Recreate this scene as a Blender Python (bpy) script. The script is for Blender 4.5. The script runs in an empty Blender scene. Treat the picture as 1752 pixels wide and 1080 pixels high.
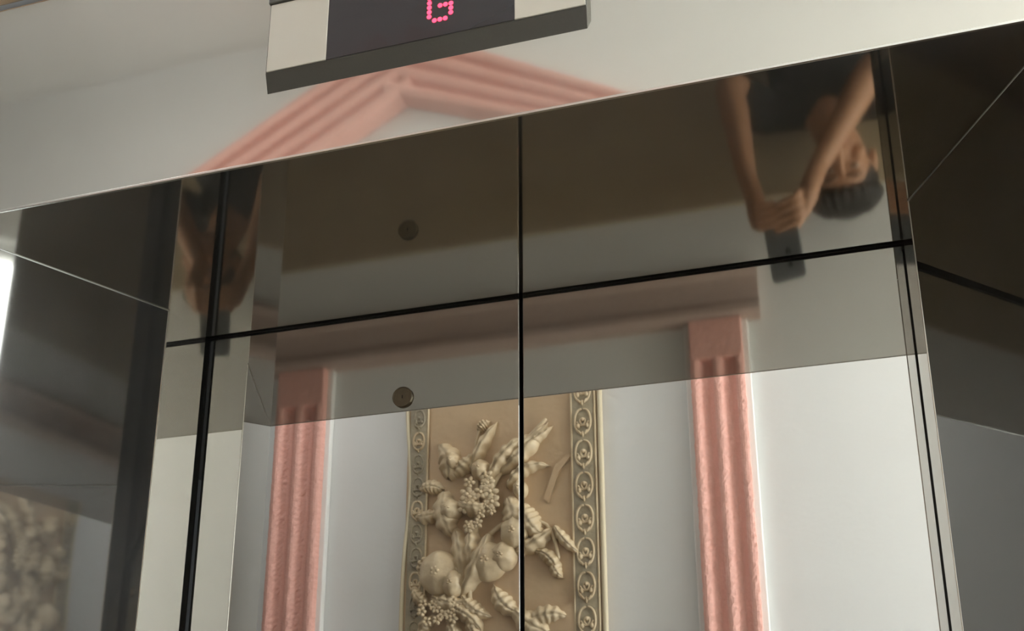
import bpy, bmesh, math, random
from mathutils import Vector, Matrix
random.seed(7)
S = bpy.context.scene
COL = S.collection
R = math.radians

# ------------------------------------------------------------------ camera
H = 2.30            # height of the soffit over the floor
W = 0.90            # clear width between the two returns
DEP = 0.3433        # depth of the recess
RET = 0.0919        # depth of the straight return beside the doors
YB = -1.4512          # face of the wall behind the photographer
SPL, SPR = R(23.9), R(23.0)
CAMP = Vector((0.7740, -1.0818, 1.7295))

def cam_axes(yaw=-0.2644, pitch=0.2809, roll=-0.0134):
    cy, sy, cp, sp = math.cos(yaw), math.sin(yaw), math.cos(pitch), math.sin(pitch)
    fwd = Vector((sy*cp, cy*cp, sp)); right = Vector((cy, -sy, 0)); up = right.cross(fwd)
    cr, sr = math.cos(roll), math.sin(roll)
    return cr*right+sr*up, -sr*right+cr*up, fwd
AR, AU, AF = cam_axes()
cd = bpy.data.cameras.new('camera')
cam = bpy.data.objects.new('camera', cd); COL.objects.link(cam); S.camera = cam
m = Matrix((AR, AU, -AF)).transposed().to_4x4(); m.translation = CAMP
cam.matrix_world = m
cd.sensor_fit = 'HORIZONTAL'; cd.sensor_width = 36.0
cd.lens = 1692.0/1752*36.0
cd.shift_x = (876-943.8)/1752.0; cd.shift_y = (825.0-540)/1752.0
cd.clip_start = 0.005; cd.clip_end = 60

# ------------------------------------------------------------------ world, exposure, large lights
S.view_settings.view_transform = 'Standard'; S.view_settings.look = 'None'
S.view_settings.gamma = 1; S.view_settings.use_curve_mapping = False
S.view_settings.exposure = 0.0
w = bpy.data.worlds.new('world'); S.world = w; w.use_nodes = True
w.node_tree.nodes['Background'].inputs[0].default_value = (0.75, 0.86, 1.0, 1)
w.node_tree.nodes['Background'].inputs[1].default_value = 0.3
S.cycles.max_bounces = 20; S.cycles.glossy_bounces = 16; S.cycles.diffuse_bounces = 5
WINDOW_STRENGTH = 14.5
LAMP_STRENGTH = 16.0  # base strength of the two added fill lights

# ------------------------------------------------------------------ materials
def mat(name, col, rough=0.5, metal=0.0, emit=None, es=0.0, spec=0.5, noise=None, bump=None, coat=0.0):
    """noise=(scale, amount, col2), bump=(scale, strength)"""
    M = bpy.data.materials.new(name); M.use_nodes = True
    nt = M.node_tree; b = nt.nodes['Principled BSDF']
    b.inputs['Base Color'].default_value = (*col, 1); b.inputs['Roughness'].default_value = rough
    b.inputs['Metallic'].default_value = metal; b.inputs['Specular IOR Level'].default_value = spec
    b.inputs['Coat Weight'].default_value = coat
    if emit: b.inputs['Emission Color'].default_value = (*emit, 1); b.inputs['Emission Strength'].default_value = es
    tc = nt.nodes.new('ShaderNodeTexCoord')
    if noise:
        n = nt.nodes.new('ShaderNodeTexNoise'); n.inputs['Scale'].default_value = noise[0]; n.inputs['Detail'].default_value = 6
        nt.links.new(tc.outputs['Object'], n.inputs['Vector'])
        r = nt.nodes.new('ShaderNodeValToRGB'); r.color_ramp.elements[0].position = 0.35; r.color_ramp.elements[1].position = 0.65
        r.color_ramp.elements[0].color = (*col, 1); r.color_ramp.elements[1].color = (*noise[2], 1)
        mx = nt.nodes.new('ShaderNodeMixRGB'); mx.inputs[0].default_value = noise[1]; mx.inputs[1].default_value = (*col, 1)
        nt.links.new(n.outputs['Fac'], r.inputs[0]); nt.links.new(r.outputs[0], mx.inputs[2]); nt.links.new(mx.outputs[0], b.inputs['Base Color'])
    if bump:
        n2 = nt.nodes.new('ShaderNodeTexNoise'); n2.inputs['Scale'].default_value = bump[0]; n2.inputs['Detail'].default_value = 3
        nt.links.new(tc.outputs['Object'], n2.inputs['Vector'])
        bp = nt.nodes.new('ShaderNodeBump'); bp.inputs['Strength'].default_value = bump[1]; bp.inputs['Distance'].default_value = 0.01
        nt.links.new(n2.outputs['Fac'], bp.inputs['Height']); nt.links.new(bp.outputs[0], b.inputs['Normal'])
    return M
def steel(name, col, rough, haze, hz_rough=0.5):
    m_ = mat(name, col, rough, 1.0); nt = m_.node_tree; b = nt.nodes['Principled BSDF']; out = nt.nodes['Material Output']
    b2 = nt.nodes.new('ShaderNodeBsdfPrincipled'); b2.inputs['Base Color'].default_value = (0.72, 0.70, 0.66, 1)
    b2.inputs['Metallic'].default_value = 0.6; b2.inputs['Roughness'].default_value = hz_rough
    mx = nt.nodes.new('ShaderNodeMixShader')
    tc = nt.nodes.new('ShaderNodeTexCoord'); n = nt.nodes.new('ShaderNodeTexNoise'); n.inputs['Scale'].default_value = 3.5; n.inputs['Detail'].default_value = 4
    mr = nt.nodes.new('ShaderNodeMapRange'); mr.inputs[1].default_value = 0.3; mr.inputs[2].default_value = 0.7
    mr.inputs[3].default_value = haze*0.4; mr.inputs[4].default_value = haze*1.6
    nt.links.new(tc.outputs['Object'], n.inputs['Vector']); nt.links.new(n.outputs['Fac'], mr.inputs[0]); nt.links.new(mr.outputs[0], mx.inputs[0])
    nt.links.new(b.outputs[0], mx.inputs[1]); nt.links.new(b2.outputs[0], mx.inputs[2]); nt.links.new(mx.outputs[0], out.inputs['Surface'])
    return m_
M = dict(
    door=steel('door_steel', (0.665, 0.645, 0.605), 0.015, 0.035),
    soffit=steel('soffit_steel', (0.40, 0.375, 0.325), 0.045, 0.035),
    panel=steel('panel_steel', (0.51, 0.51, 0.50), 0.028, 0.035),
    ret=steel('return_steel', (0.53, 0.51, 0.465), 0.02, 0.04),
    header=steel('header_steel', (0.61, 0.575, 0.50), 0.045, 0.10),
    edge=mat('edge_steel', (0.70, 0.68, 0.62), 0.25, 1.0),
    dulledge=mat('dull_edge_steel', (0.36, 0.35, 0.32), 0.35, 1.0),
    gap=mat('gap_dark', (0.012, 0.010, 0.008), 0.9),
    wall=mat('wall_paint', (0.80, 0.805, 0.795), 0.8, noise=(1.5, 0.15, (0.76, 0.77, 0.76)), bump=(60, 0.05)),
    ceil=mat('ceiling_paint', (0.82, 0.81, 0.77), 0.85, noise=(2, .1, (.78, .77, .74))),
    pink=mat('pink_plaster', (0.86, 0.47, 0.40), 0.6, noise=(30, 0.35, (0.78, 0.40, 0.33)), bump=(70, 0.35)),
    band=mat('pink_band', (0.52, 0.40, 0.35), 0.6, noise=(12, 0.4, (0.46, 0.34, 0.29)), bump=(50, 0.3)),
    white=mat('white_plaster', (0.88, 0.88, 0.86), 0.6, noise=(20, .1, (.84, .84, .82))),
    stone=mat('grey_stone', (0.45, 0.44, 0.42), 0.35, noise=(9, 0.5, (0.55, 0.53, 0.5))),
    floor=mat('brown_marble', (0.19, 0.125, 0.075), 0.2, noise=(5, 0.7, (0.13, 0.085, 0.05))),
    cladding=mat('brown_cladding', (0.42, 0.34, 0.23), 0.4, noise=(5, 0.6, (0.35, 0.27, 0.18))),
    marble=mat('golden_marble', (0.55, 0.36, 0.2), 0.25, noise=(14, 0.9, (0.78, 0.62, 0.42))),
    relief=mat('sandstone_slab', (0.60, 0.43, 0.27), 0.6, noise=(4, 0.7, (0.48, 0.34, 0.20)), bump=(25, 0.2)),
    carve=mat('sandstone_carving', (0.74, 0.60, 0.40), 0.45, noise=(9, 0.75, (0.50, 0.37, 0.22)), bump=(60, 0.2)),
    cream=mat('cream_moulding', (0.82, 0.72, 0.52), 0.5, noise=(12, .3, (.7, .6, .4))),
    border=mat('border_stone', (0.40, 0.34, 0.23), 0.6, noise=(20, .6, (.3, .26, .2)), bump=(60, .3)),
    housing=mat('housing_dark', (0.055, 0.052, 0.042), 0.4, bump=(400, .05)),
    cap=mat('beige_plastic', (0.50, 0.46, 0.38), 0.38, noise=(30, .12, (.46, .42, .34))),
    glass=mat('smoked_display', (0.022, 0.020, 0.022), 0.25, coat=0.2),
    led=mat('led_red', (0.8, 0.05, 0.08), 0.4, emit=(1.0, 0.04, 0.10), es=3.0),
    bronze=mat('bronze_cover', (0.20, 0.17, 0.12), 0.35, 0.9, noise=(150, .4, (.12, .1, .07))),
    skin=mat('skin', (0.50, 0.27, 0.16), 0.5, noise=(25, .3, (.42, .21, .12))),
    shirt=mat('black_cotton', (0.014, 0.014, 0.015), 0.9, bump=(60, .4)),
    trousers=mat('dark_denim', (0.02, 0.025, 0.035), 0.85, noise=(90, .4, (.03, .035, .05))),
    hair=mat('black_hair', (0.012, 0.010, 0.009), 0.45, noise=(120, .5, (.03, .022, .018)), bump=(200, .5)),
    eye=mat('eye_white', (0.42, 0.38, 0.34), 0.35), iris=mat('iris_brown', (0.04, 0.02, 0.01), 0.2),
    lip=mat('lips', (0.45, 0.18, 0.14), 0.4),
    phone=mat('phone_back', (0.13, 0.15, 0.165), 0.3, coat=0.3), lens=mat('lens_black', (0.005, 0.005, 0.006), 0.1),
    screen=mat('phone_screen', (0.02, 0.02, 0.02), 0.1, emit=(0.8, 0.8, 0.75), es=0.25),
    shoe=mat('shoe_leather', (0.03, 0.02, 0.015), 0.5, noise=(50, .2, (.04, .03, .02))),
    winframe=mat('window_frame', (0.7, 0.7, 0.68), 0.5),
    pane=mat('daylight_pane', (0.8, 0.8, 0.8), 0.3, emit=(0.86, 0.94, 1.0), es=WINDOW_STRENGTH),
    lamp_cool=mat('cool_diffuser', (0.9, 0.9, 0.9), 0.5, emit=(0.92, 0.96, 1.0), es=LAMP_STRENGTH*0.42),  # glow of the added cool fill, lifts the left of the lobby
    lamp=mat('lamp_diffuser', (0.9, 0.9, 0.85), 0.5, emit=(1.0, 0.86, 0.66), es=LAMP_STRENGTH),  # glow of the added warm fill near the window
)

# ------------------------------------------------------------------ helpers
def link(name, bm, material, parent=None, smooth=False):
    bmesh.ops.recalc_face_normals(bm, faces=bm.faces)
    me = bpy.data.meshes.new(name); bm.to_mesh(me); bm.free()
    me.materials.append(material)
    if smooth:
        for p in me.polygons: p.use_smooth = True
    o = bpy.data.objects.new(name, me); COL.objects.link(o)
    if parent: o.parent = parent
    return o
def tag(o, label=None, cat=None, group=None, kind=None):
    if label: o['label'] = label
    if cat: o['category'] = cat
    if group: o['group'] = group
    if kind: o['kind'] = kind
    return o
def root(name, label, cat, group=None, kind=None):
    o = bpy.data.objects.new(name, None); COL.objects.link(o); o.empty_display_size = 0.05
    return tag(o, label, cat, group, kind)
def box(bm, x0, x1, y0, y1, z0, z1, bev=0.0, seg=2):
    g = bmesh.ops.create_cube(bm, size=1.0)
    for v in g['verts']:
        v.co = Vector(((x0+x1)/2+v.co.x*(x1-x0), (y0+y1)/2+v.co.y*(y1-y0), (z0+z1)/2+v.co.z*(z1-z0)))
    if bev > 0:
        es = list({e for v in g['verts'] for e in v.link_edges})
        bmesh.ops.bevel(bm, geom=es, offset=bev, segments=seg, affect='EDGES', profile=0.5)
    return bm
def boxo(name, b, material, parent=None, bev=0.0):
    bm = bmesh.new(); box(bm, *b, bev=bev); return link(name, bm, material, parent)
def prism(bm, pts, axis, a, b):
    """pts polygon in the two other axes, extruded from a to b along axis"""
    def P(p, t):
        return {'x': (t, p[0], p[1]), 'y': (p[0], t, p[1]), 'z': (p[0], p[1], t)}[axis]
    A = [bm.verts.new(P(p, a)) for p in pts]; B = [bm.verts.new(P(p, b)) for p in pts]
    n = len(pts)
    bm.faces.new(A); bm.faces.new(B[::-1])
    for i in range(n): bm.faces.new((A[i], B[i], B[(i+1) % n], A[(i+1) % n]))
    return bm
def ball(bm, c, r, seg=16, rings=10, rot=None):
    g = bmesh.ops.create_uvsphere(bm, u_segments=seg, v_segments=rings, radius=1.0)
    rr = Vector(r) if hasattr(r, '__len__') else Vector((r, r, r))
    mt = Matrix.Translation(c) @ (rot.to_4x4() if rot else Matrix.Identity(4)) @ Matrix.Diagonal((*rr, 1))
    bmesh.ops.transform(bm, matrix=mt, verts=g['verts'])
def limb(bm, pts, seg=12, flat=1.0, flatdir=None):
    """smooth closed tube through (pos, radius) stations with rounded ends"""
    P = [(Vector(p), r) for p, r in pts]
    # densify
    Q = []
    for i in range(len(P)-1):
        (a, ra), (b, rb) = P[i], P[i+1]
        p0 = P[max(i-1, 0)][0]; p3 = P[min(i+2, len(P)-1)][0]
        for k in range(4):
            t = k/4
            q = 0.5*((2*a)+(b-p0)*t+(2*p0-5*a+4*b-p3)*t*t+(3*a-p0-3*b+p3)*t**3)
            Q.append((q, ra+(rb-ra)*t))
    Q.append(P[-1])
    d0 = (Q[1][0]-Q[0][0]).normalized(); d1 = (Q[-1][0]-Q[-2][0]).normalized()
    st = []
    for k in (0.05, 0.5, 0.85): st.append((Q[0][0]-d0*Q[0][1]*math.sqrt(1-k*k), Q[0][1]*k))
    st += Q
    for k in (0.85, 0.5, 0.05): st.append((Q[-1][0]+d1*Q[-1][1]*math.sqrt(1-k*k), Q[-1][1]*k))
    ref = Vector((0.13, 0.3, 1)).normalized(); rings = []
    prevn = None
    for i, (p, r) in enumerate(st):
        t = (st[min(i+1, len(st)-1)][0]-st[max(i-1, 0)][0]).normalized()
        if prevn is None:
            n = t.cross(ref); n = n.normalized() if n.length > 1e-3 else t.orthogonal().normalized()
        else: n = (prevn-t*prevn.dot(t)).normalized()
        prevn = n; b = t.cross(n)
        ring = []
        for k in range(seg):
            a = 2*math.pi*k/seg; o = (n*math.cos(a)+b*math.sin(a))*r
            if flatdir is not None: fd = Vector(flatdir).normalized(); o -= fd*(o.dot(fd))*(1-flat)
            ring.append(bm.verts.new(p+o))
        rings.append(ring)
    for i in range(len(rings)-1):
        for k in range(seg): bm.faces.new((rings[i][k], rings[i][(k+1) % seg], rings[i+1][(k+1) % seg], rings[i+1][k]))
    bm.faces.new(rings[0][::-1]); bm.faces.new(rings[-1])
def remesh(o, vox, smooth=4):
    r = o.modifiers.new('remesh', 'REMESH'); r.mode = 'VOXEL'; r.voxel_size = vox; r.use_smooth_shade = True
    s = o.modifiers.new('smooth', 'SMOOTH'); s.factor = 0.5; s.iterations = smooth

# ------------------------------------------------------------------ the room
XL, XR, ZC = -4.0, 3.0, 3.50
tag(boxo('floor', (XL, XR, YB-0.1, 0.0, -0.1, 0.0), M['floor']), kind='structure')
tag(boxo('ceiling', (XL, XR, YB-0.1, -DEP+0.02, ZC, ZC+0.1), M['ceil']), kind='structure')
tag(boxo('wall_back', (XL, XR, YB-0.1, YB, 0, ZC), M['wall']), kind='structure')
tag(boxo('wall_left', (XL-0.1, XL, YB-0.1, 0, 0, ZC), M['wall']), kind='structure')
# right wall with the window opening
WY0, WY1, WZ0, WZ1 = -1.36, -0.42, 0.75, 3.2
bm = bmesh.new()
box(bm, XR, XR+0.25, YB-0.1, WY0, 0, ZC); box(bm, XR, XR+0.25, WY1, 0, 0, ZC)
box(bm, XR, XR+0.25, WY0, WY1, 0, WZ0); box(bm, XR, XR+0.25, WY0, WY1, WZ1, ZC)
tag(link('wall_right', bm, M['wall']), kind='structure')
win = tag(boxo('window_1', (XR+0.12, XR+0.14, WY0, WY1, WZ0, WZ1), M['pane']), kind='structure')
bm = bmesh.new()
for z in (WZ0, (WZ0*0.35+WZ1*0.65), WZ1-0.06): box(bm, XR+0.05, XR+0.12, WY0, WY1, z, z+0.06, 0.005)
for y in (WY0, (WY0+WY1)/2-0.03, WY1-0.06): box(bm, XR+0.045, XR+0.115, y, y+0.06, WZ0, WZ1, 0.005)
link('window_frame', bm, M['winframe'], win)
# elevator wall, with the hole for the surround
FX0, FX1, FZ1 = -0.42, 1.32, 2.5675
bm = bmesh.new()
yf = -DEP+0.004
box(bm, XL, FX0, yf, 0, 0, ZC); box(bm, FX1, XR, yf, 0, 0, ZC); box(bm, FX0, FX1, yf, 0, FZ1+0.012, ZC)
tag(link('wall_front', bm, M['wall']), kind='structure')
tag(boxo('trim_3', (FX0-0.1, FX1+0.1, -DEP-0.012, yf, FZ1+0.010, FZ1+0.13), M['marble'], bev=0.003), kind='structure')
tag(boxo('baseboard_back', (XL, XR, YB, YB+0.035, 0, 0.15), M['floor'], bev=0.004), kind='structure')
tag(boxo('trim_1', (XL, XR, YB, YB+0.018, 0.15, 1.345), M['cladding'], bev=0.003), kind='structure')
# pink ledge under the pilasters
bm = bmesh.new()
prof = [(YB, 1.545), (YB+0.035, 1.545), (YB+0.045, 1.565), (YB+0.032, 1.585), (YB+0.030, 1.65), (YB+0.048, 1.672), (YB+0.052, 1.69), (YB+0.04, 1.705), (YB, 1.705)]
prism(bm, prof, 'x', -0.83, 0.685)
tag(link('trim_2', bm, M['band']), kind='structure')
for i, (cx, cy) in enumerate(((2.2, -0.9), (-0.55, -0.80))):  # two unseen fill lights, added only to brighten the lobby
    lab = ['round warm ceiling light near the window wall', 'round cool white ceiling light above the carved panel'][i]
    r = root('ceiling_light', lab, 'light'); r.location = (cx, cy, ZC)
    bm = bmesh.new(); bmesh.ops.create_cone(bm, cap_ends=True, segments=40, radius1=0.26, radius2=0.30, depth=0.07)
    bmesh.ops.translate(bm, vec=(0, 0, -0.035), verts=bm.verts); link('lamp_base', bm, M['white'], r)
    bm = bmesh.new(); bmesh.ops.create_cone(bm, cap_ends=True, segments=40, radius1=0.22, radius2=0.25, depth=0.03)
    bmesh.ops.translate(bm, vec=(0, 0, -0.085), verts=bm.verts); link('diffuser', bm, (M['lamp'], M['lamp_cool'])[i], r)

# ------------------------------------------------------------------ elevator surround
sur = root('elevator_surround', 'polished steel elevator door surround with header and splayed side panels', 'elevator frame')
wl = (DEP-RET)*math.tan(SPL); wr = (DEP-RET)*math.tan(SPR)
T = 0.0035
GS, GR = 0.0078, 0.012     # gap of soffit / returns in front of the doors
bm = bmesh.new()   # header: folded sheet, slightly pillowed by its own tension
NX, NZ = 60, 16
hx0, hx1 = FX0, FX1
grid = [[None]*(NX+1) for _ in range(NZ+1)]
for j in range(NZ+1):
    for i in range(NX+1):
        x = hx0+(hx1-hx0)*i/NX; z = H+(FZ1-H)*j/NZ
        grid[j][i] = bm.verts.new((x, -DEP, z))
for j in range(NZ):
    for i in range(NX): bm.faces.new((grid[j][i], grid[j][i+1], grid[j+1][i+1], grid[j+1][i]))
back = [bm.verts.new(p) for p in ((hx0, -DEP+T, FZ1), (hx1, -DEP+T, FZ1), (hx1, -DEP+T, H+T), (hx0, -DEP+T, H+T))]
bm.faces.new(back)
bm.faces.new([grid[NZ][i] for i in range(NX+1)]+[back[1], back[0]])
bm.faces.new([grid[0][i] for i in range(NX, -1, -1)]+[back[3], back[2]])
bm.faces.new([grid[j][0] for j in range(NZ+1)]+[back[0], back[3]])
bm.faces.new([grid[j][NX] for j in range(NZ, -1, -1)]+[back[2], back[1]])
link('header_panel', bm, M['header'], sur)
bm = bmesh.new(); box(bm, hx0, hx1, -DEP-0.0012, -DEP+0.0014, H-0.0006, H+0.0022, 0.0006)
tag(link('header_edge', bm, M['edge'], sur), 'thin bright folded edge of the header')
bm = bmesh.new()
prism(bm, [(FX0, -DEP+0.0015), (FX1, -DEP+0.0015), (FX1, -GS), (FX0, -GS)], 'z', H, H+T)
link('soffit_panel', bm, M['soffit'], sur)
def sidepanel(xr, xf, sgn, nm):
    a = Vector((xr, -RET)); b = Vector((xf, -DEP)); d = (b-a).normalized(); n = Vector((d.y, -d.x))*sgn
    if n.x*sgn > 0: n = -n
    bm = bmesh.new()
    o = n*T
    prism(bm, [(a.x, a.y), (b.x, b.y), (b.x+o.x, b.y+o.y), (a.x+o.x, a.y+o.y)], 'z', 0.0, H)
    link('side_panel', bm, M['panel'], sur)
sidepanel(0, -wl, 1, 'l'); sidepanel(W, W+wr, -1, 'r')
for x0, x1 in ((-T, 0), (W, W+T)):
    bm = bmesh.new(); box(bm, x0, x1, -RET, -GR, 0, H); link('return_strip', bm, M['ret'], sur)
for x in (-0.0006, W+0.0006):
    bm = bmesh.new(); box(bm, x-0.0012, x+0.0012, -RET-0.0012, -RET+0.0012, 0, H-0.0005, 0.0007)
    tag(link('corner_bead', bm, M['edge'], sur), 'thin bright corner edge')
for xa, xb in ((0, -wl), (W, W+wr)):
    bm = bmesh.new(); limb(bm, [((xa, -RET, H-0.0006), 0.0008), ((xb, -DEP+0.002, H-0.0006), 0.0008)], 8)
    tag(link('corner_bead', bm, M['dulledge'], sur, True), 'thin bright corner edge')
for x0, x1 in ((FX0, -wl), (W+wr, FX1)):
    bm = bmesh.new(); box(bm, x0, x1, -DEP, -DEP+T, 0, H); link('front_facing', bm, M['panel'], sur)
bm = bmesh.new()     # dark hoistway behind the gaps
box(bm, -0.12, W+0.12, 0.034, 0.04, 0, H+0.2); box(bm, -0.12, W+0.12, -0.04, 0.034, H+0.13, H+0.14)
box(bm, -0.125, -0.12, -0.04, 0.04, 0, H+0.14); box(bm, W+0.12, W+0.125, -0.04, 0.04, 0, H+0.14)
box(bm, -0.12, -0.008, -0.012, -0.010, 0, H+0.13); box(bm, W+0.008, W+0.12, -0.012, -0.010, 0, H+0.13)
box(bm, -0.12, W+0.12, -0.014, -0.010, H+0.006, H+0.13)
link('gap_lining', bm, M['gap'], sur)

# door leaves
XS = 0.4440
def leaf(name, x0, x1):
    bm = bmesh.new(); box(bm, x0, x1, 0.0, 0.030, 0.012, H+0.06, 0.0012, 2)
    return tag(link(name, bm, M['door']), kind='structure')
d1 = leaf('door_1', -0.05, XS-0.0022); d2 = leaf('door_2', XS+0.0022, W+0.05)
bm = bmesh.new()
bmesh.ops.create_cone(bm, cap_ends=True, segments=40, radius1=0.0135, radius2=0.0125, depth=0.003)
bmesh.ops.rotate(bm, matrix=Matrix.Rotation(R(90), 3, 'X'), verts=bm.verts); bmesh.ops.translate(bm, vec=(0.2882, -0.0015, 2.1812), verts=bm.verts)
kh = link('keyhole_cover', bm, M['bronze'], d1)
tag(kh, 'small round bronze keyhole cover')
bm = bmesh.new()
for a in range(24):
    t0, t1 = 2*math.pi*a/24, 2*math.pi*(a+1)/24
limb(bm, [((0.2882+0.0128*math.cos(t), -0.003, 2.1812+0.0128*math.sin(t)), 0.0008) for t in [2*math.pi*k/16 for k in range(17)]], 6)
link('cover_rim', bm, M['bronze'], kh, True)
bm = bmesh.new(); box(bm, 0.2876, 0.2888, -0.0032, -0.0028, 2.1790, 2.1834, 0.0004); link('key_slot', bm, M['gap'], kh)

# floor indicator
ind = root('floor_indicator', 'dark floor indicator box with beige ends and red dot-matrix G on the header', 'display')
ind.location = (0.45, -DEP, 2.4)
def ip(bm): bmesh.ops.translate(bm, vec=(-0.45, DEP, -2.4), verts=bm.verts)
ID = 0.010; IY = -DEP-ID
bm = bmesh.new()
A = [(0.2856, -DEP, 2.3790), (0.6137, -DEP, 2.3790), (0.6137, -DEP, 2.520), (0.2856, -DEP, 2.520)]
Bf = [(0.2880, IY, 2.3955), (0.6156, IY, 2.3955), (0.6156, IY, 2.512), (0.2880, IY, 2.512)]
a = [bm.verts.new(p) for p in A]; b = [bm.verts.new(p) for p in Bf]
bm.faces.new(a); bm.faces.new(b[::-1])
for i in range(4): bm.faces.new((a[i], b[i], b[(i+1) % 4], a[(i+1) % 4]))
bmesh.ops.bevel(bm, geom=[e for e in bm.edges if abs(e.verts[0].co.y-IY) < 1e-6 and abs(e.verts[1].co.y-IY) < 1e-6], offset=0.0008, segments=2, affect='EDGES')
ip(bm); link('housing', bm, M['housing'], ind)
for x0, x1 in ((0.2892, 0.3540), (0.5474, 0.6148)):
    bm = bmesh.new(); box(bm, x0, x1, IY-0.0010, IY+0.001, 2.3962, 2.4760, 0.0004); ip(bm)
    tag(link('end_cap', bm, M['cap'], ind), 'beige end panel')
bm = bmesh.new(); box(bm, 0.3542, 0.5472, IY-0.0005, IY+0.001, 2.3962, 2.4760, 0.0002); ip(bm)
link('display_window', bm, M['glass'], ind)
bm = bmesh.new(); box(bm, 0.2870, 0.6150, IY-0.003, IY+0.002, 2.4765, 2.5100, 0.0014); ip(bm)
link('top_rail', bm, M['housing'], ind)
G = ["01110", "10001", "10000", "10111", "10001", "10001", "01110"]
bm = bmesh.new()
gx, gz, px, pz = 0.4619, 2.4145, 0.0055, 0.0053
for r_, row in enumerate(G):
    for c_, ch in enumerate(row):
        if ch == '1':
            g = bmesh.ops.create_cone(bm, cap_ends=True, segments=12, radius1=0.0024, radius2=0.0024, depth=0.0006)
            bmesh.ops.rotate(bm, matrix=Matrix.Rotation(R(90), 3, 'X'), verts=g['verts'])
            bmesh.ops.translate(bm, vec=(gx+c_*px, IY-0.0008, gz+(6-r_)*pz), verts=g['verts'])
ip(bm); tag(link('floor_letter', bm, M['led'], ind), 'glowing red dot letter G')

# ------------------------------------------------------------------ pilasters and pediment on the back wall
def flute_profile(w, dep, nfl=2, n=8):
    q = w/0.28
    """points (across, out) of a fluted face from left to right"""
    rib = w*0.16; fw = (w-rib*(nfl+1))/nfl
    pts = [(-w/2, 0)]; x = -w/2
    for k in range(nfl+1):
        for j in range(5):
            t = j/4; pts.append((x+rib*t, dep+0.008*q*math.sin(math.pi*t)))
        x += rib
        if k < nfl:
            for j in range(1, n):
                t = j/n; pts.append((x+fw*t, dep-0.034*q*math.sin(math.pi*t)))
            x += fw
    pts.append((w/2, 0)); return pts
def sweep(bm, prof, a, b, steps, wob=0.0013, s0=1.0):
    """sweep a profile lying on the wall from a to b (x,z)"""
    a = Vector(a); b = Vector(b); d = (b-a).normalized(); n = Vector((d.y, -d.x))   # across
    if n.x < 0 and abs(n.x) > 0.5: n = -n
    rings = []
    rnd = random.Random(3)
    for i in range(steps+1):
        c = a+(b-a)*i/steps; ring = []; sc = s0+(1-s0)*i/steps
        for (u, o) in prof:
            ww = wob*(rnd.random()-0.5)*2 if o > 0 else 0
            p = c+n*(u*sc+ww); ring.append(bm.verts.new((p.x, YB+max(o+ww*0.5, 0.0008), p.y)))
        rings.append(ring)
    for i in range(steps):
        for k in range(len(prof)-1): bm.faces.new((rings[i][k], rings[i][k+1], rings[i+1][k+1], rings[i+1][k]))
    bm.faces.new(rings[0]); bm.faces.new(rings[-1][::-1])
YW = YB+0.0008
def pilaster(cx, w, label):
    z0 = 1.706
    r = root('pilaster', label, 'pilaster', 'pink fluted pilasters on the wall'); r.location = (cx, YB, z0)
    def lo(bm): bmesh.ops.translate(bm, vec=(-cx, -YB, -z0), verts=bm.verts); return bm
    bm = bmesh.new(); sweep(bm, flute_profile(w, 0.046), (cx, 1.822), (cx, 2.895), 130); link('fluted_shaft', lo(bm), M['pink'], r, False)
    bm = bmesh.new(); box(bm, cx-w/2, cx+w/2, YW, YW+0.048, z0, 1.822, 0.004); link('base_block', lo(bm), M['pink'], r)
    bm = bmesh.new(); box(bm, cx-w/2-0.016, cx+w/2+0.016, YW, YW+0.022, z0, 2.895, 0.003); tag(link('backing_board', lo(bm), M['white'], r), 'white backing board')
pilaster(-0.678, 0.155, 'pink fluted pilaster reflected left of the carved panel')
pilaster(0.5625, 0.142, 'pink fluted pilaster reflected right of the carved panel')
ped = root('pediment', 'pink gabled pediment moulding above the carved panel, reflected in the header', 'moulding')
apex = (-0.07, 3.325)
ped.location = (-0.07, YB, 3.2)
def pd(bm): bmesh.ops.translate(bm, vec=(0.07, -YB, -3.2), verts=bm.verts); return bm
for nm, end in (('left', (-0.69, 2.985)), ('right', (0.585, 3.01))):
    bm = bmesh.new(); sweep(bm, flute_profile(0.165, 0.055, 3), end, apex, 60, 0.0008, 1.0 if nm == 'left' else 0.5); link('raking_moulding', pd(bm), M['pink'], ped)
# ------------------------------------------------------------------ carved panel (plain stand-in of leaves and fruit)
rel = root('carved_relief', 'tan carved stone panel of leaves and fruit with ornamented borders', 'relief')
K = 0.5453; Y0 = -3.6
RX0, RX1, RZ0, RZ1 = -1.275, -0.205, 2.14, 3.95
rel.location = (0.774+((RX0+RX1)/2-0.7733)*K, YB+0.0008, 1.7295+(RZ0-1.834)*K)
def rl(bm):
    bmesh.ops.translate(bm, vec=(-(RX0+RX1)/2, -Y0, -RZ0), verts=bm.verts)
    bmesh.ops.scale(bm, vec=(K, K, K), verts=bm.verts); return bm
bm = bmesh.new(); box(bm, RX0+0.01, RX1-0.01, Y0, Y0+0.03, RZ0, RZ1, 0.004); link('slab', rl(bm), M['relief'], rel)
bm = bmesh.new()
box(bm, RX0+0.03, RX0+0.125, Y0+0.028, Y0+0.045, RZ0+0.02, RZ1-0.02, 0.004); link('side_border', rl(bm), M['border'], rel)
bm = bmesh.new(); box(bm, RX1-0.155, RX1-0.045, Y0+0.028, Y0+0.045, RZ0+0.02, RZ1-0.02, 0.004); link('side_border', rl(bm), M['border'], rel)
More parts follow.
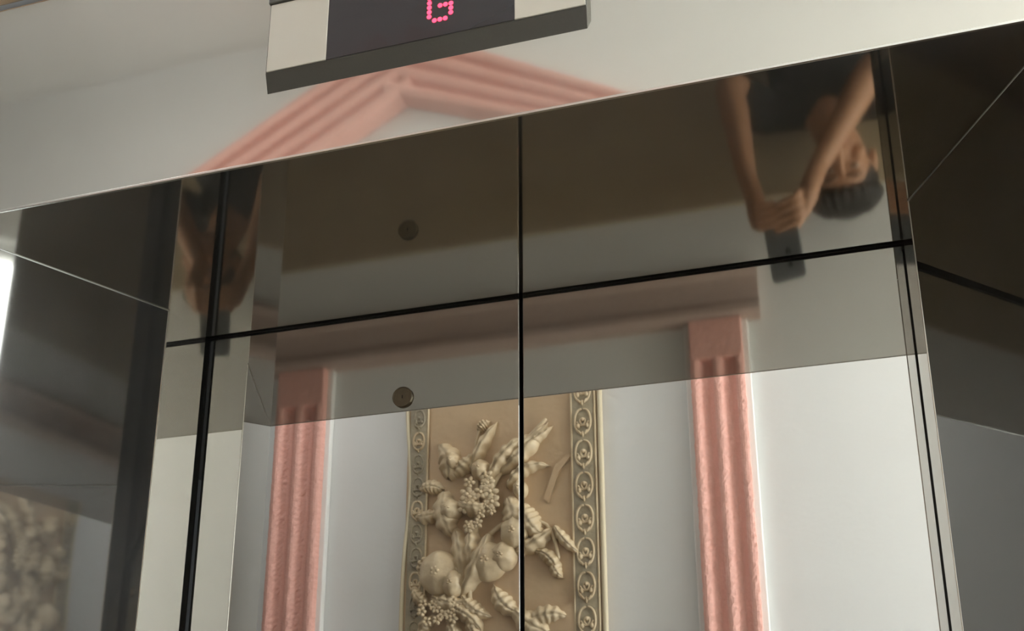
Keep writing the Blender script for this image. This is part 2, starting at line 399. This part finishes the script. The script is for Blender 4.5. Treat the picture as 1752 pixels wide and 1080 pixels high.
# outer mouldings; the left one bows
bm = bmesh.new()
def bow(z): return 0.055*math.exp(-((z-3.25)/0.30)**2)
limb(bm, [((RX0+0.004+bow(z)*0.6, Y0+0.035, z), 0.011) for z in [RZ0+(RZ1-RZ0)*k/30 for k in range(31)]], 8); tag(link('outer_moulding', rl(bm), M['cream'], rel, True), 'cream outer moulding')
bm = bmesh.new(); limb(bm, [((RX1-0.012, Y0+0.035, z), 0.014) for z in (RZ0, RZ1)], 8); tag(link('outer_moulding', rl(bm), M['cream'], rel, True), 'cream outer moulding')
for x in (RX0+0.130, RX1-0.160, RX1-0.038):
    bm = bmesh.new(); limb(bm, [((x, Y0+0.042, z), 0.006) for z in (RZ0, RZ1)], 8); link('inner_bead', rl(bm), M['carve'], rel, True)
def medallion(cx, cz, s, out):
    bm = bmesh.new()
    y = Y0+out
    for sx in (-1, 1):
        limb(bm, [((cx+sx*s*(0.10+0.38*math.sin(t)), y, cz+s*(0.75*math.cos(t))), 0.0065) for t in [math.pi*k/8 for k in range(9)]], 6)
        limb(bm, [((cx+sx*s*0.18*t*math.sin(t*2.2), y, cz+s*(0.1+0.25*t*math.cos(t*2.2))), 0.0055) for t in [0.4+k*0.2 for k in range(9)]], 6)
        ball(bm, (cx+sx*s*0.28, y, cz-s*0.30), (s*0.12, 0.012, s*0.16), 10, 6)
    ball(bm, (cx, y, cz+s*0.1), (s*0.13, 0.016, s*0.13), 10, 6)
    for k in (-1, 0, 1): ball(bm, (cx+s*0.2*k, y, cz-s*(0.82-0.12*abs(k))), (s*0.07, 0.012, s*0.2), 8, 6, Matrix.Rotation(k*0.6, 3, 'Y'))
    return bm
for k in range(15):
    z = RZ1-0.10-k*0.168
    if z < RZ0+0.08: break
    link('border_medallion', rl(medallion(RX1-0.100, z, 0.085, 0.048)), M['carve'], rel, True)
for k in range(20):
    z = RZ1-0.08-k*0.125
    if z < RZ0+0.06: break
    link('border_medallion', rl(medallion(RX0+0.080, z, 0.062, 0.046)), M['border'] if k % 3 else M['carve'], rel, True)
def leafm(cx, cz, ang, L, wd, curl=0.3, lift=0.05, lobes=5):
    """acanthus-like leaf lying on the slab: curved blade, lobed edge, sunk midrib"""
    bm = bmesh.new(); n = 30; rows = []
    d = ang; p = Vector((cx, cz)); SS = (-1, -0.72, -0.42, -0.14, 0, 0.14, 0.42, 0.72, 1)
    for i in range(n+1):
        t = i/n; lob = abs(math.sin(math.pi*(t*lobes+0.15)))
        wv = wd*(math.sin(math.pi*min(1, t*0.95+0.05))**0.8)*(0.80+0.24*lob)
        dirv = Vector((math.cos(d), math.sin(d))); nn = Vector((-dirv.y, dirv.x))
        row = []
        for s in SS:
            q = p+nn*wv*0.5*s-dirv*0.10*wd*s*s
            out = 0.034+lift*math.sin(math.pi*min(1, t*0.9+0.1))**0.7*(1-0.75*s*s)
            out -= 0.018*(1 if s == 0 else 0)*(1-t*0.5)
            out += 0.005*math.cos(2*math.pi*(t*lobes-abs(s)*0.6))*(1 if abs(s) > 0.1 else 0)
            row.append(bm.verts.new((q.x, Y0+max(out, 0.031), q.y)))
        rows.append(row); p = p+dirv*L/n; d += curl/n
    low = [[bm.verts.new((v.co.x, Y0+0.027, v.co.z)) for v in (r0[0], r0[-1])] for r0 in rows]
    K8 = len(SS)-1
    for i in range(n):
        for k in range(K8): bm.faces.new((rows[i][k], rows[i][k+1], rows[i+1][k+1], rows[i+1][k]))
        bm.faces.new((rows[i][0], rows[i+1][0], low[i+1][0], low[i][0])); bm.faces.new((rows[i][K8], rows[i+1][K8], low[i+1][1], low[i][1]))
    return bm
#LEAVES_BEGIN
LV = [  # x, z, angle deg, length, width, curl, lift
    (-1.02, 3.28, 75, 0.22, 0.13, 1.3, .07), (-1.00, 3.30, 20, 0.16, 0.09, 0.9, .06), (-1.06, 3.22, 150, 0.14, 0.08, 1.1, .05),
    (-0.90, 3.30, 70, 0.30, 0.07, -0.3, .06), (-0.86, 3.52, 60, 0.08, 0.06, -0.8, .05), (-0.80, 3.22, 72, 0.36, 0.09, -0.9, .08), (-0.74, 3.28, 38, 0.36, 0.10, 0.25, .06),
    (-0.70, 3.20, 62, 0.26, 0.07, -1.4, .07), (-0.66, 3.38, 25, 0.24, 0.05, 0.3, .05),
    (-1.08, 3.10, 215, 0.14, 0.08, -1.2, .05), (-1.04, 3.20, -95, 0.26, 0.14, 0.6, .08), (-0.96, 3.14, -40, 0.22, 0.09, 1.2, .10),
    (-0.98, 3.00, -70, 0.32, 0.11, -0.5, .07), (-0.88, 3.02, -100, 0.30, 0.09, 0.5, .08), (-0.93, 2.92, 240, 0.26, 0.09, 0.9, .05),
    (-0.80, 2.96, -105, 0.36, 0.11, -0.4, .10), (-0.70, 3.14, -60, 0.26, 0.14, -0.8, .08), (-0.62, 3.10, -80, 0.22, 0.12, 0.9, .09),
    (-0.66, 2.86, 15, 0.24, 0.09, 0.6, .07), (-0.46, 2.98, -60, 0.20, 0.06, 0.4, .06), (-0.56, 2.86, -10, 0.20, 0.07, -1.5, .05), (-0.47, 2.80, -80, 0.10, 0.06, 0.8, .05),
    (-1.16, 2.78, 110, 0.12, 0.06, -2.0, .05), (-1.20, 2.72, -80, 0.16, 0.07, 1.4, .05), (-1.10, 2.66, -30, 0.22, 0.10, 0.8, .07),
    (-1.00, 2.60, -10, 0.22, 0.09, -1.0, .07), (-0.94, 2.66, -60, 0.20, 0.08, 0.9, .06), (-1.08, 2.56, 200, 0.14, 0.07, 1.0, .05),
    (-0.66, 2.56, 150, 0.20, 0.10, -0.8, .05), (-0.60, 2.50, 40, 0.22, 0.10, -1.2, .05), (-0.50, 2.46, 160, 0.24, 0.12, -0.6, .06),
    (-0.98, 2.40, 80, 0.18, 0.08, 1.0, .05), (-0.86, 2.44, 120, 0.18, 0.08, -1.0, .05),
]
for i, (x, z, a, L, wd, cu, li) in enumerate(LV):
    link('carved_leaf', rl(leafm(x, z, R(a), L, wd, cu, li, 4+i % 3)), M['carve'], rel, True)
FR = [(-1.06, 2.78, 0.105, 0.115), (-0.98, 2.72, 0.06, 0.07), (-0.80, 2.82, 0.10, 0.10), (-0.66, 2.96, 0.075, 0.085), (-0.72, 2.84, 0.07, 0.075),
      (-0.99, 3.36, 0.034, 0.045), (-1.00, 3.10, 0.06, 0.055), (-0.84, 3.30, 0.05, 0.055), (-0.63, 3.18, 0.035, 0.045)]
for (x, z, rx, rz) in FR:
    bm = bmesh.new(); ball(bm, (x, Y0+0.055, z), (rx, 0.075, rz), 24, 16)
    for v in bm.verts:      # gentle ribs
        a_ = math.atan2(v.co.x-x, v.co.z-z); v.co.y += 0.006*math.cos(a_*6)*(1 if v.co.y > Y0+0.06 else 0)
    for q in range(5):
        t = q*1.257; ball(bm, (x+rx*0.15*math.cos(t), Y0+0.125, z+rz*0.15*math.sin(t)), (rx*0.10, 0.012, rz*0.10), 8, 6)
    link('carved_fruit', rl(bm), M['carve'], rel, True)
rnd = random.Random(11)
for k in range(20):
    a = rnd.random()*6.28; rr = math.sqrt(rnd.random())
    x = -0.84+0.085*rr*math.cos(a)+0.02*math.sin(k); z = 3.12+0.20*rr*math.sin(a)
    bm = bmesh.new(); sz = 0.8+0.7*rnd.random()
    for q in range(5):
        t = q*1.257+k; ball(bm, (x+0.018*sz*math.cos(t), Y0+0.10, z+0.018*sz*math.sin(t)), (0.014*sz, 0.010, 0.010*sz), 8, 6, Matrix.Rotation(-t, 3, 'Y'))
    ball(bm, (x, Y0+0.106, z), 0.008*sz, 8, 6)
    link('carved_blossom', rl(bm), M['carve'], rel, True)
for k in range(12):
    x = -1.14+0.017*k+0.01*math.sin(k*5); z = 2.585+0.05*math.sin(k*2.3)
    bm = bmesh.new()
    for q in range(5):
        t = q*1.257+k; ball(bm, (x+0.015*math.cos(t), Y0+0.085, z+0.015*math.sin(t)), (0.013, 0.011, 0.010), 8, 6, Matrix.Rotation(-t, 3, 'Y'))
    link('carved_blossom', rl(bm), M['carve'], rel, True)
for i, pts in enumerate(([(-0.88, 2.35), (-0.90, 2.7), (-0.86, 3.1), (-0.88, 3.4), (-0.84, 3.56)], [(-0.86, 2.9), (-0.70, 3.02), (-0.5, 2.99), (-0.44, 2.82)], [(-0.84, 3.1), (-0.7, 3.34), (-0.5, 3.54)])):
    bm = bmesh.new(); limb(bm, [((x, Y0+0.05, z), 0.014-0.002*j) for j, (x, z) in enumerate(pts)], 8); link('carved_stem', rl(bm), M['carve'], rel, True)
# worn ledges of the carved ground
for pts in ([(-0.62, 2.36), (-0.50, 2.56), (-0.36, 2.60), (-0.36, 2.30)], [(-0.52, 3.12), (-0.46, 3.30), (-0.37, 3.36), (-0.37, 3.33), (-0.44, 3.26), (-0.49, 3.10)], [(-1.13, 2.30), (-1.02, 2.44), (-0.9, 2.42), (-0.86, 2.30)]):
    bm = bmesh.new(); prism(bm, pts, 'y', Y0+0.028, Y0+0.045); bmesh.ops.bevel(bm, geom=list(bm.edges), offset=0.005, segments=2, affect='EDGES'); link('carved_ledge', rl(bm), M['relief'], rel)
#LEAVES_END

# ------------------------------------------------------------------ smartphone
ph = root('smartphone', 'dark smartphone held up in both hands, mirrored under the header', 'phone')
pm = Matrix((AR, AU, -AF)).transposed().to_4x4()          # local x right, y up, z towards the holder
pm.translation = CAMP-AF*0.004
ph.matrix_world = pm
ph.rotation_euler = pm.to_euler(); ph.location = pm.translation
PX0, PX1, PY0, PY1 = -0.049, 0.031, -0.110, 0.048
bm = bmesh.new()
n = []
def rrect(x0, x1, y0, y1, r, k=6):
    out = []
    for (cx, cy, a0) in ((x1-r, y1-r, 0), (x0+r, y1-r, 90), (x0+r, y0+r, 180), (x1-r, y0+r, 270)):
        for j in range(k+1): a = R(a0+90*j/k); out.append((cx+r*math.cos(a), cy+r*math.sin(a)))
    return out
prism(bm, rrect(PX0, PX1, PY0, PY1, 0.012), 'z', 0.0, 0.008)
link('phone_body', bm, M['phone'], ph)
bm = bmesh.new(); prism(bm, rrect(PX0+0.003, PX1-0.003, PY0+0.003, PY1-0.003, 0.010), 'z', 0.0081, 0.0085); link('phone_screen', bm, M['screen'], ph)
for (lx, ly) in ((-0.001, 0.012), (0.0, -0.018)):
    bm = bmesh.new(); g = bmesh.ops.create_cone(bm, cap_ends=True, segments=20, radius1=0.006, radius2=0.006, depth=0.0012)
    bmesh.ops.translate(bm, vec=(lx, ly, -0.0005), verts=bm.verts); link('camera_lens', bm, M['lens'], ph)
def PH(x, y, z): return CAMP-AF*0.004+AR*x+AU*y-AF*z

# ------------------------------------------------------------------ person
HC = Vector((0.928, -1.275, 1.395))    # head centre
tilt = R(22)
fw = Vector((-0.10, math.cos(tilt), math.sin(tilt))).normalized()      # where the face points
rt = Vector((1, 0.10, 0)).normalized(); rt = (rt-fw*rt.dot(fw)).normalized(); upv = rt.cross(fw)
HR = Matrix((rt, fw, upv)).transposed()
def hp(x, y, z): return HC+rt*x+fw*y+upv*z
per = root('person', 'person in a black shirt holding a phone up, mirrored upside down under the header', 'person')
per.location = (0.90, -1.33, 0.0)
def pl(bm): bmesh.ops.translate(bm, vec=(-0.90, 1.33, 0), verts=bm.verts); return bm
NB = Vector((0.905, -1.32, 1.205))
shR = Vector((1.035, -1.32, 1.165)); shL = Vector((0.745, -1.32, 1.155))
elR = Vector((1.015, -1.155, 1.195)); elL = Vector((0.662, -1.165, 1.165))
wrR = Vector((0.860, -1.125, 1.472)); wrL = Vector((0.690, -1.120, 1.475))
bm = bmesh.new()
# head
ball(bm, hp(0, -0.012, 0.022), (0.074, 0.092, 0.088), 24, 16, HR)
ball(bm, hp(0, 0.020, -0.040), (0.056, 0.066, 0.070), 20, 14, HR)
ball(bm, hp(0, 0.062, -0.085), (0.026, 0.024, 0.022), 12, 8, HR)           # chin
limb(bm, [(hp(0, 0.086, 0.018), 0.008), (hp(0, 0.100, -0.008), 0.010), (hp(0, 0.104, -0.026), 0.013)], 8)   # nose
for s in (-1, 1):
    ball(bm, hp(s*0.012, 0.092, -0.030), 0.009, 8, 6)
    ball(bm, hp(s*0.030, 0.070, 0.030), (0.022, 0.016, 0.008), 10, 6, HR)   # brow
    ball(bm, hp(s*0.042, 0.060, -0.022), (0.022, 0.022, 0.022), 10, 8, HR)  # cheek
    ball(bm, hp(s*0.077, -0.006, -0.008), (0.010, 0.020, 0.032), 10, 8, HR) # ear
limb(bm, [(HC-upv*0.05-fw*0.02, 0.054), ((HC-upv*0.05-fw*0.02).lerp(NB, 0.5), 0.050), (NB+Vector((0, 0.0, -0.02)), 0.062)], 16)
# trunk
limb(bm, [((0.905, -1.310, 1.15), 0.075), ((0.90, -1.320, 1.05), 0.130), ((0.895, -1.320, 0.95), 0.122), ((0.895, -1.310, 0.88), 0.118), ((0.895, -1.320, 0.78), 0.140)], 24, 0.72, (0, 1, 0))
limb(bm, [(shL, 0.048), (NB-Vector((0, 0, 0.045)), 0.062), (shR, 0.048)], 16)
# arms
limb(bm, [(shR, 0.046), (shR.lerp(elR, 0.5), 0.041), (elR, 0.035), (elR.lerp(wrR, 0.3), 0.038), (elR.lerp(wrR, 0.7), 0.030), (wrR, 0.024)], 16)
limb(bm, [(shL, 0.046), (shL.lerp(elL, 0.5), 0.041), (elL, 0.035), (elL.lerp(wrL, 0.3), 0.037), (elL.lerp(wrL, 0.7), 0.029), (wrL, 0.023)], 16)
# legs
for s in (-1, 1):
    hx = 0.895+s*0.085
    limb(bm, [((hx, -1.320, 0.80), 0.085), ((hx+s*0.01, -1.310, 0.62), 0.075), ((hx+s*0.015, -1.300, 0.43), 0.052), ((hx+s*0.02, -1.320, 0.30), 0.052), ((hx+s*0.02, -1.330, 0.09), 0.033)], 16)
    limb(bm, [((hx+s*0.02, -1.350, 0.045), 0.034), ((hx+s*0.03, -1.250, 0.035), 0.032), ((hx+s*0.035, -1.170, 0.026), 0.024)], 12)
# right hand: palm beside and under the phone, fingers across its back
def F(*p): return [(PH(*a), r) for a, r in p]
limb(bm, [(wrR, 0.024)]+F(((0.068, -0.178, 0.062), 0.024), ((0.060, -0.138, 0.028), 0.024), ((0.051, -0.104, 0.010), 0.016)), 14)
for y0, ln, rr in ((-0.078, 0.050, 0.0082), (-0.097, 0.062, 0.0088), (-0.117, 0.060, 0.0086), (-0.136, 0.050, 0.0078)):
    limb(bm, F(((0.046, y0-0.012, 0.004), rr*1.25), ((0.040, y0, -0.010), rr*1.1), ((0.034-ln*0.35, y0+0.004, -0.0125), rr), ((0.034-ln*0.75, y0+0.006, -0.011), rr*0.92), ((0.034-ln, y0+0.007, -0.0085), rr*0.8)), 10)
limb(bm, F(((0.056, -0.130, 0.016), 0.014), ((0.040, -0.095, 0.022), 0.011), ((0.018, -0.070, 0.020), 0.0095), ((0.004, -0.058, 0.018), 0.008)), 10)
# left hand
limb(bm, [(wrL, 0.023)]+F(((-0.070, -0.175, 0.050), 0.024), ((-0.066, -0.138, 0.026), 0.022), ((-0.066, -0.104, 0.010), 0.014)), 14)
for y0, ln, rr in ((-0.088, 0.040, 0.0078), (-0.106, 0.046, 0.0082), (-0.125, 0.044, 0.008), (-0.142, 0.036, 0.0072)):
    limb(bm, F(((-0.060, y0-0.010, 0.003), rr*1.2), ((-0.055, y0, -0.010), rr*1.05), ((-0.050+ln*0.5, y0+0.003, -0.0135), rr), ((-0.050+ln, y0+0.004, -0.012), rr*0.82)), 10)
limb(bm, F(((-0.066, -0.125, 0.016), 0.013), ((-0.052, -0.095, 0.022), 0.010), ((-0.036, -0.075, 0.019), 0.008)), 10)
body = link('body', pl(bm), M['skin'], per, True); remesh(body, 0.0038, 3)
# face details
for s in (-1, 1):
    bm = bmesh.new(); ball(bm, hp(s*0.030, 0.074, 0.010), (0.0125, 0.0075, 0.0055), 14, 10, HR); e_ = link('eye', pl(bm), M['eye'], body, True)
    bm = bmesh.new(); ball(bm, hp(s*0.030, 0.081, 0.009), (0.0055, 0.004, 0.0055), 12, 8, HR); link('pupil', pl(bm), M['iris'], body, True)
    bm = bmesh.new(); limb(bm, [(hp(s*0.014, 0.090, 0.030), 0.003), (hp(s*0.032, 0.086, 0.036), 0.0035), (hp(s*0.048, 0.073, 0.030), 0.002)], 6); link('eyebrow', pl(bm), M['hair'], body, True)
bm = bmesh.new()
limb(bm, [(hp(-0.022, 0.080, -0.052), 0.003), (hp(0, 0.090, -0.050), 0.0055), (hp(0.022, 0.080, -0.052), 0.003)], 8)
limb(bm, [(hp(-0.019, 0.080, -0.058), 0.003), (hp(0, 0.088, -0.060), 0.006), (hp(0.019, 0.080, -0.058), 0.003)], 8)
link('lips', pl(bm), M['lip'], body, True)
# hair
bm = bmesh.new()
ball(bm, hp(0, -0.024, 0.036), (0.084, 0.096, 0.090), 28, 18, HR)
ball(bm, hp(0, -0.060, -0.010), (0.076, 0.056, 0.075), 22, 14, HR)
for k in range(11):
    a = R(-80+16*k)
    limb(bm, [(hp(0.05*math.sin(a), 0.02, 0.108), 0.016), (hp(0.078*math.sin(a), 0.052*math.cos(a)+0.012, 0.084), 0.016), (hp(0.082*math.sin(a), 0.072*math.cos(a)+0.004, 0.066), 0.012)], 6)
hair = link('hair', pl(bm), M['hair'], per, True); remesh(hair, 0.005, 2)
# shirt
bm = bmesh.new()
limb(bm, [((0.905, -1.310, 1.17), 0.070), ((0.90, -1.320, 1.05), 0.142), ((0.895, -1.320, 0.95), 0.138), ((0.895, -1.310, 0.88), 0.140), ((0.895, -1.320, 0.76), 0.158)], 28, 0.74, (0, 1, 0))
limb(bm, [(shL, 0.058), (NB-Vector((0, 0, 0.052)), 0.066), (shR, 0.058)], 18)
limb(bm, [(shR, 0.060), (shR.lerp(elR, 0.55), 0.056)], 18); limb(bm, [(shL, 0.060), (shL.lerp(elL, 0.55), 0.056)], 18)
sh = link('shirt', pl(bm), M['shirt'], per, True); remesh(sh, 0.006, 3)
bm = bmesh.new()
limb(bm, [((0.82, -1.320, 0.78), 0.10), ((0.97, -1.320, 0.78), 0.10)], 18)
for s in (-1, 1):
    hx = 0.895+s*0.085
    limb(bm, [((hx, -1.320, 0.80), 0.098), ((hx+s*0.01, -1.310, 0.62), 0.090), ((hx+s*0.015, -1.300, 0.43), 0.070), ((hx+s*0.02, -1.320, 0.30), 0.068), ((hx+s*0.02, -1.330, 0.12), 0.060)], 18)
tr = link('trousers', pl(bm), M['trousers'], per, True); remesh(tr, 0.008, 3)
for s in (-1, 1):
    hx = 0.895+s*0.085
    bm = bmesh.new(); limb(bm, [((hx+s*0.02, -1.355, 0.048), 0.044), ((hx+s*0.03, -1.250, 0.044), 0.043), ((hx+s*0.035, -1.165, 0.036), 0.034)], 16)
    box(bm, hx+s*0.027-0.043, hx+s*0.027+0.043, -1.410, -1.130, 0.0, 0.022, 0.008)
    link('shoe', pl(bm), M['shoe'], per, True)
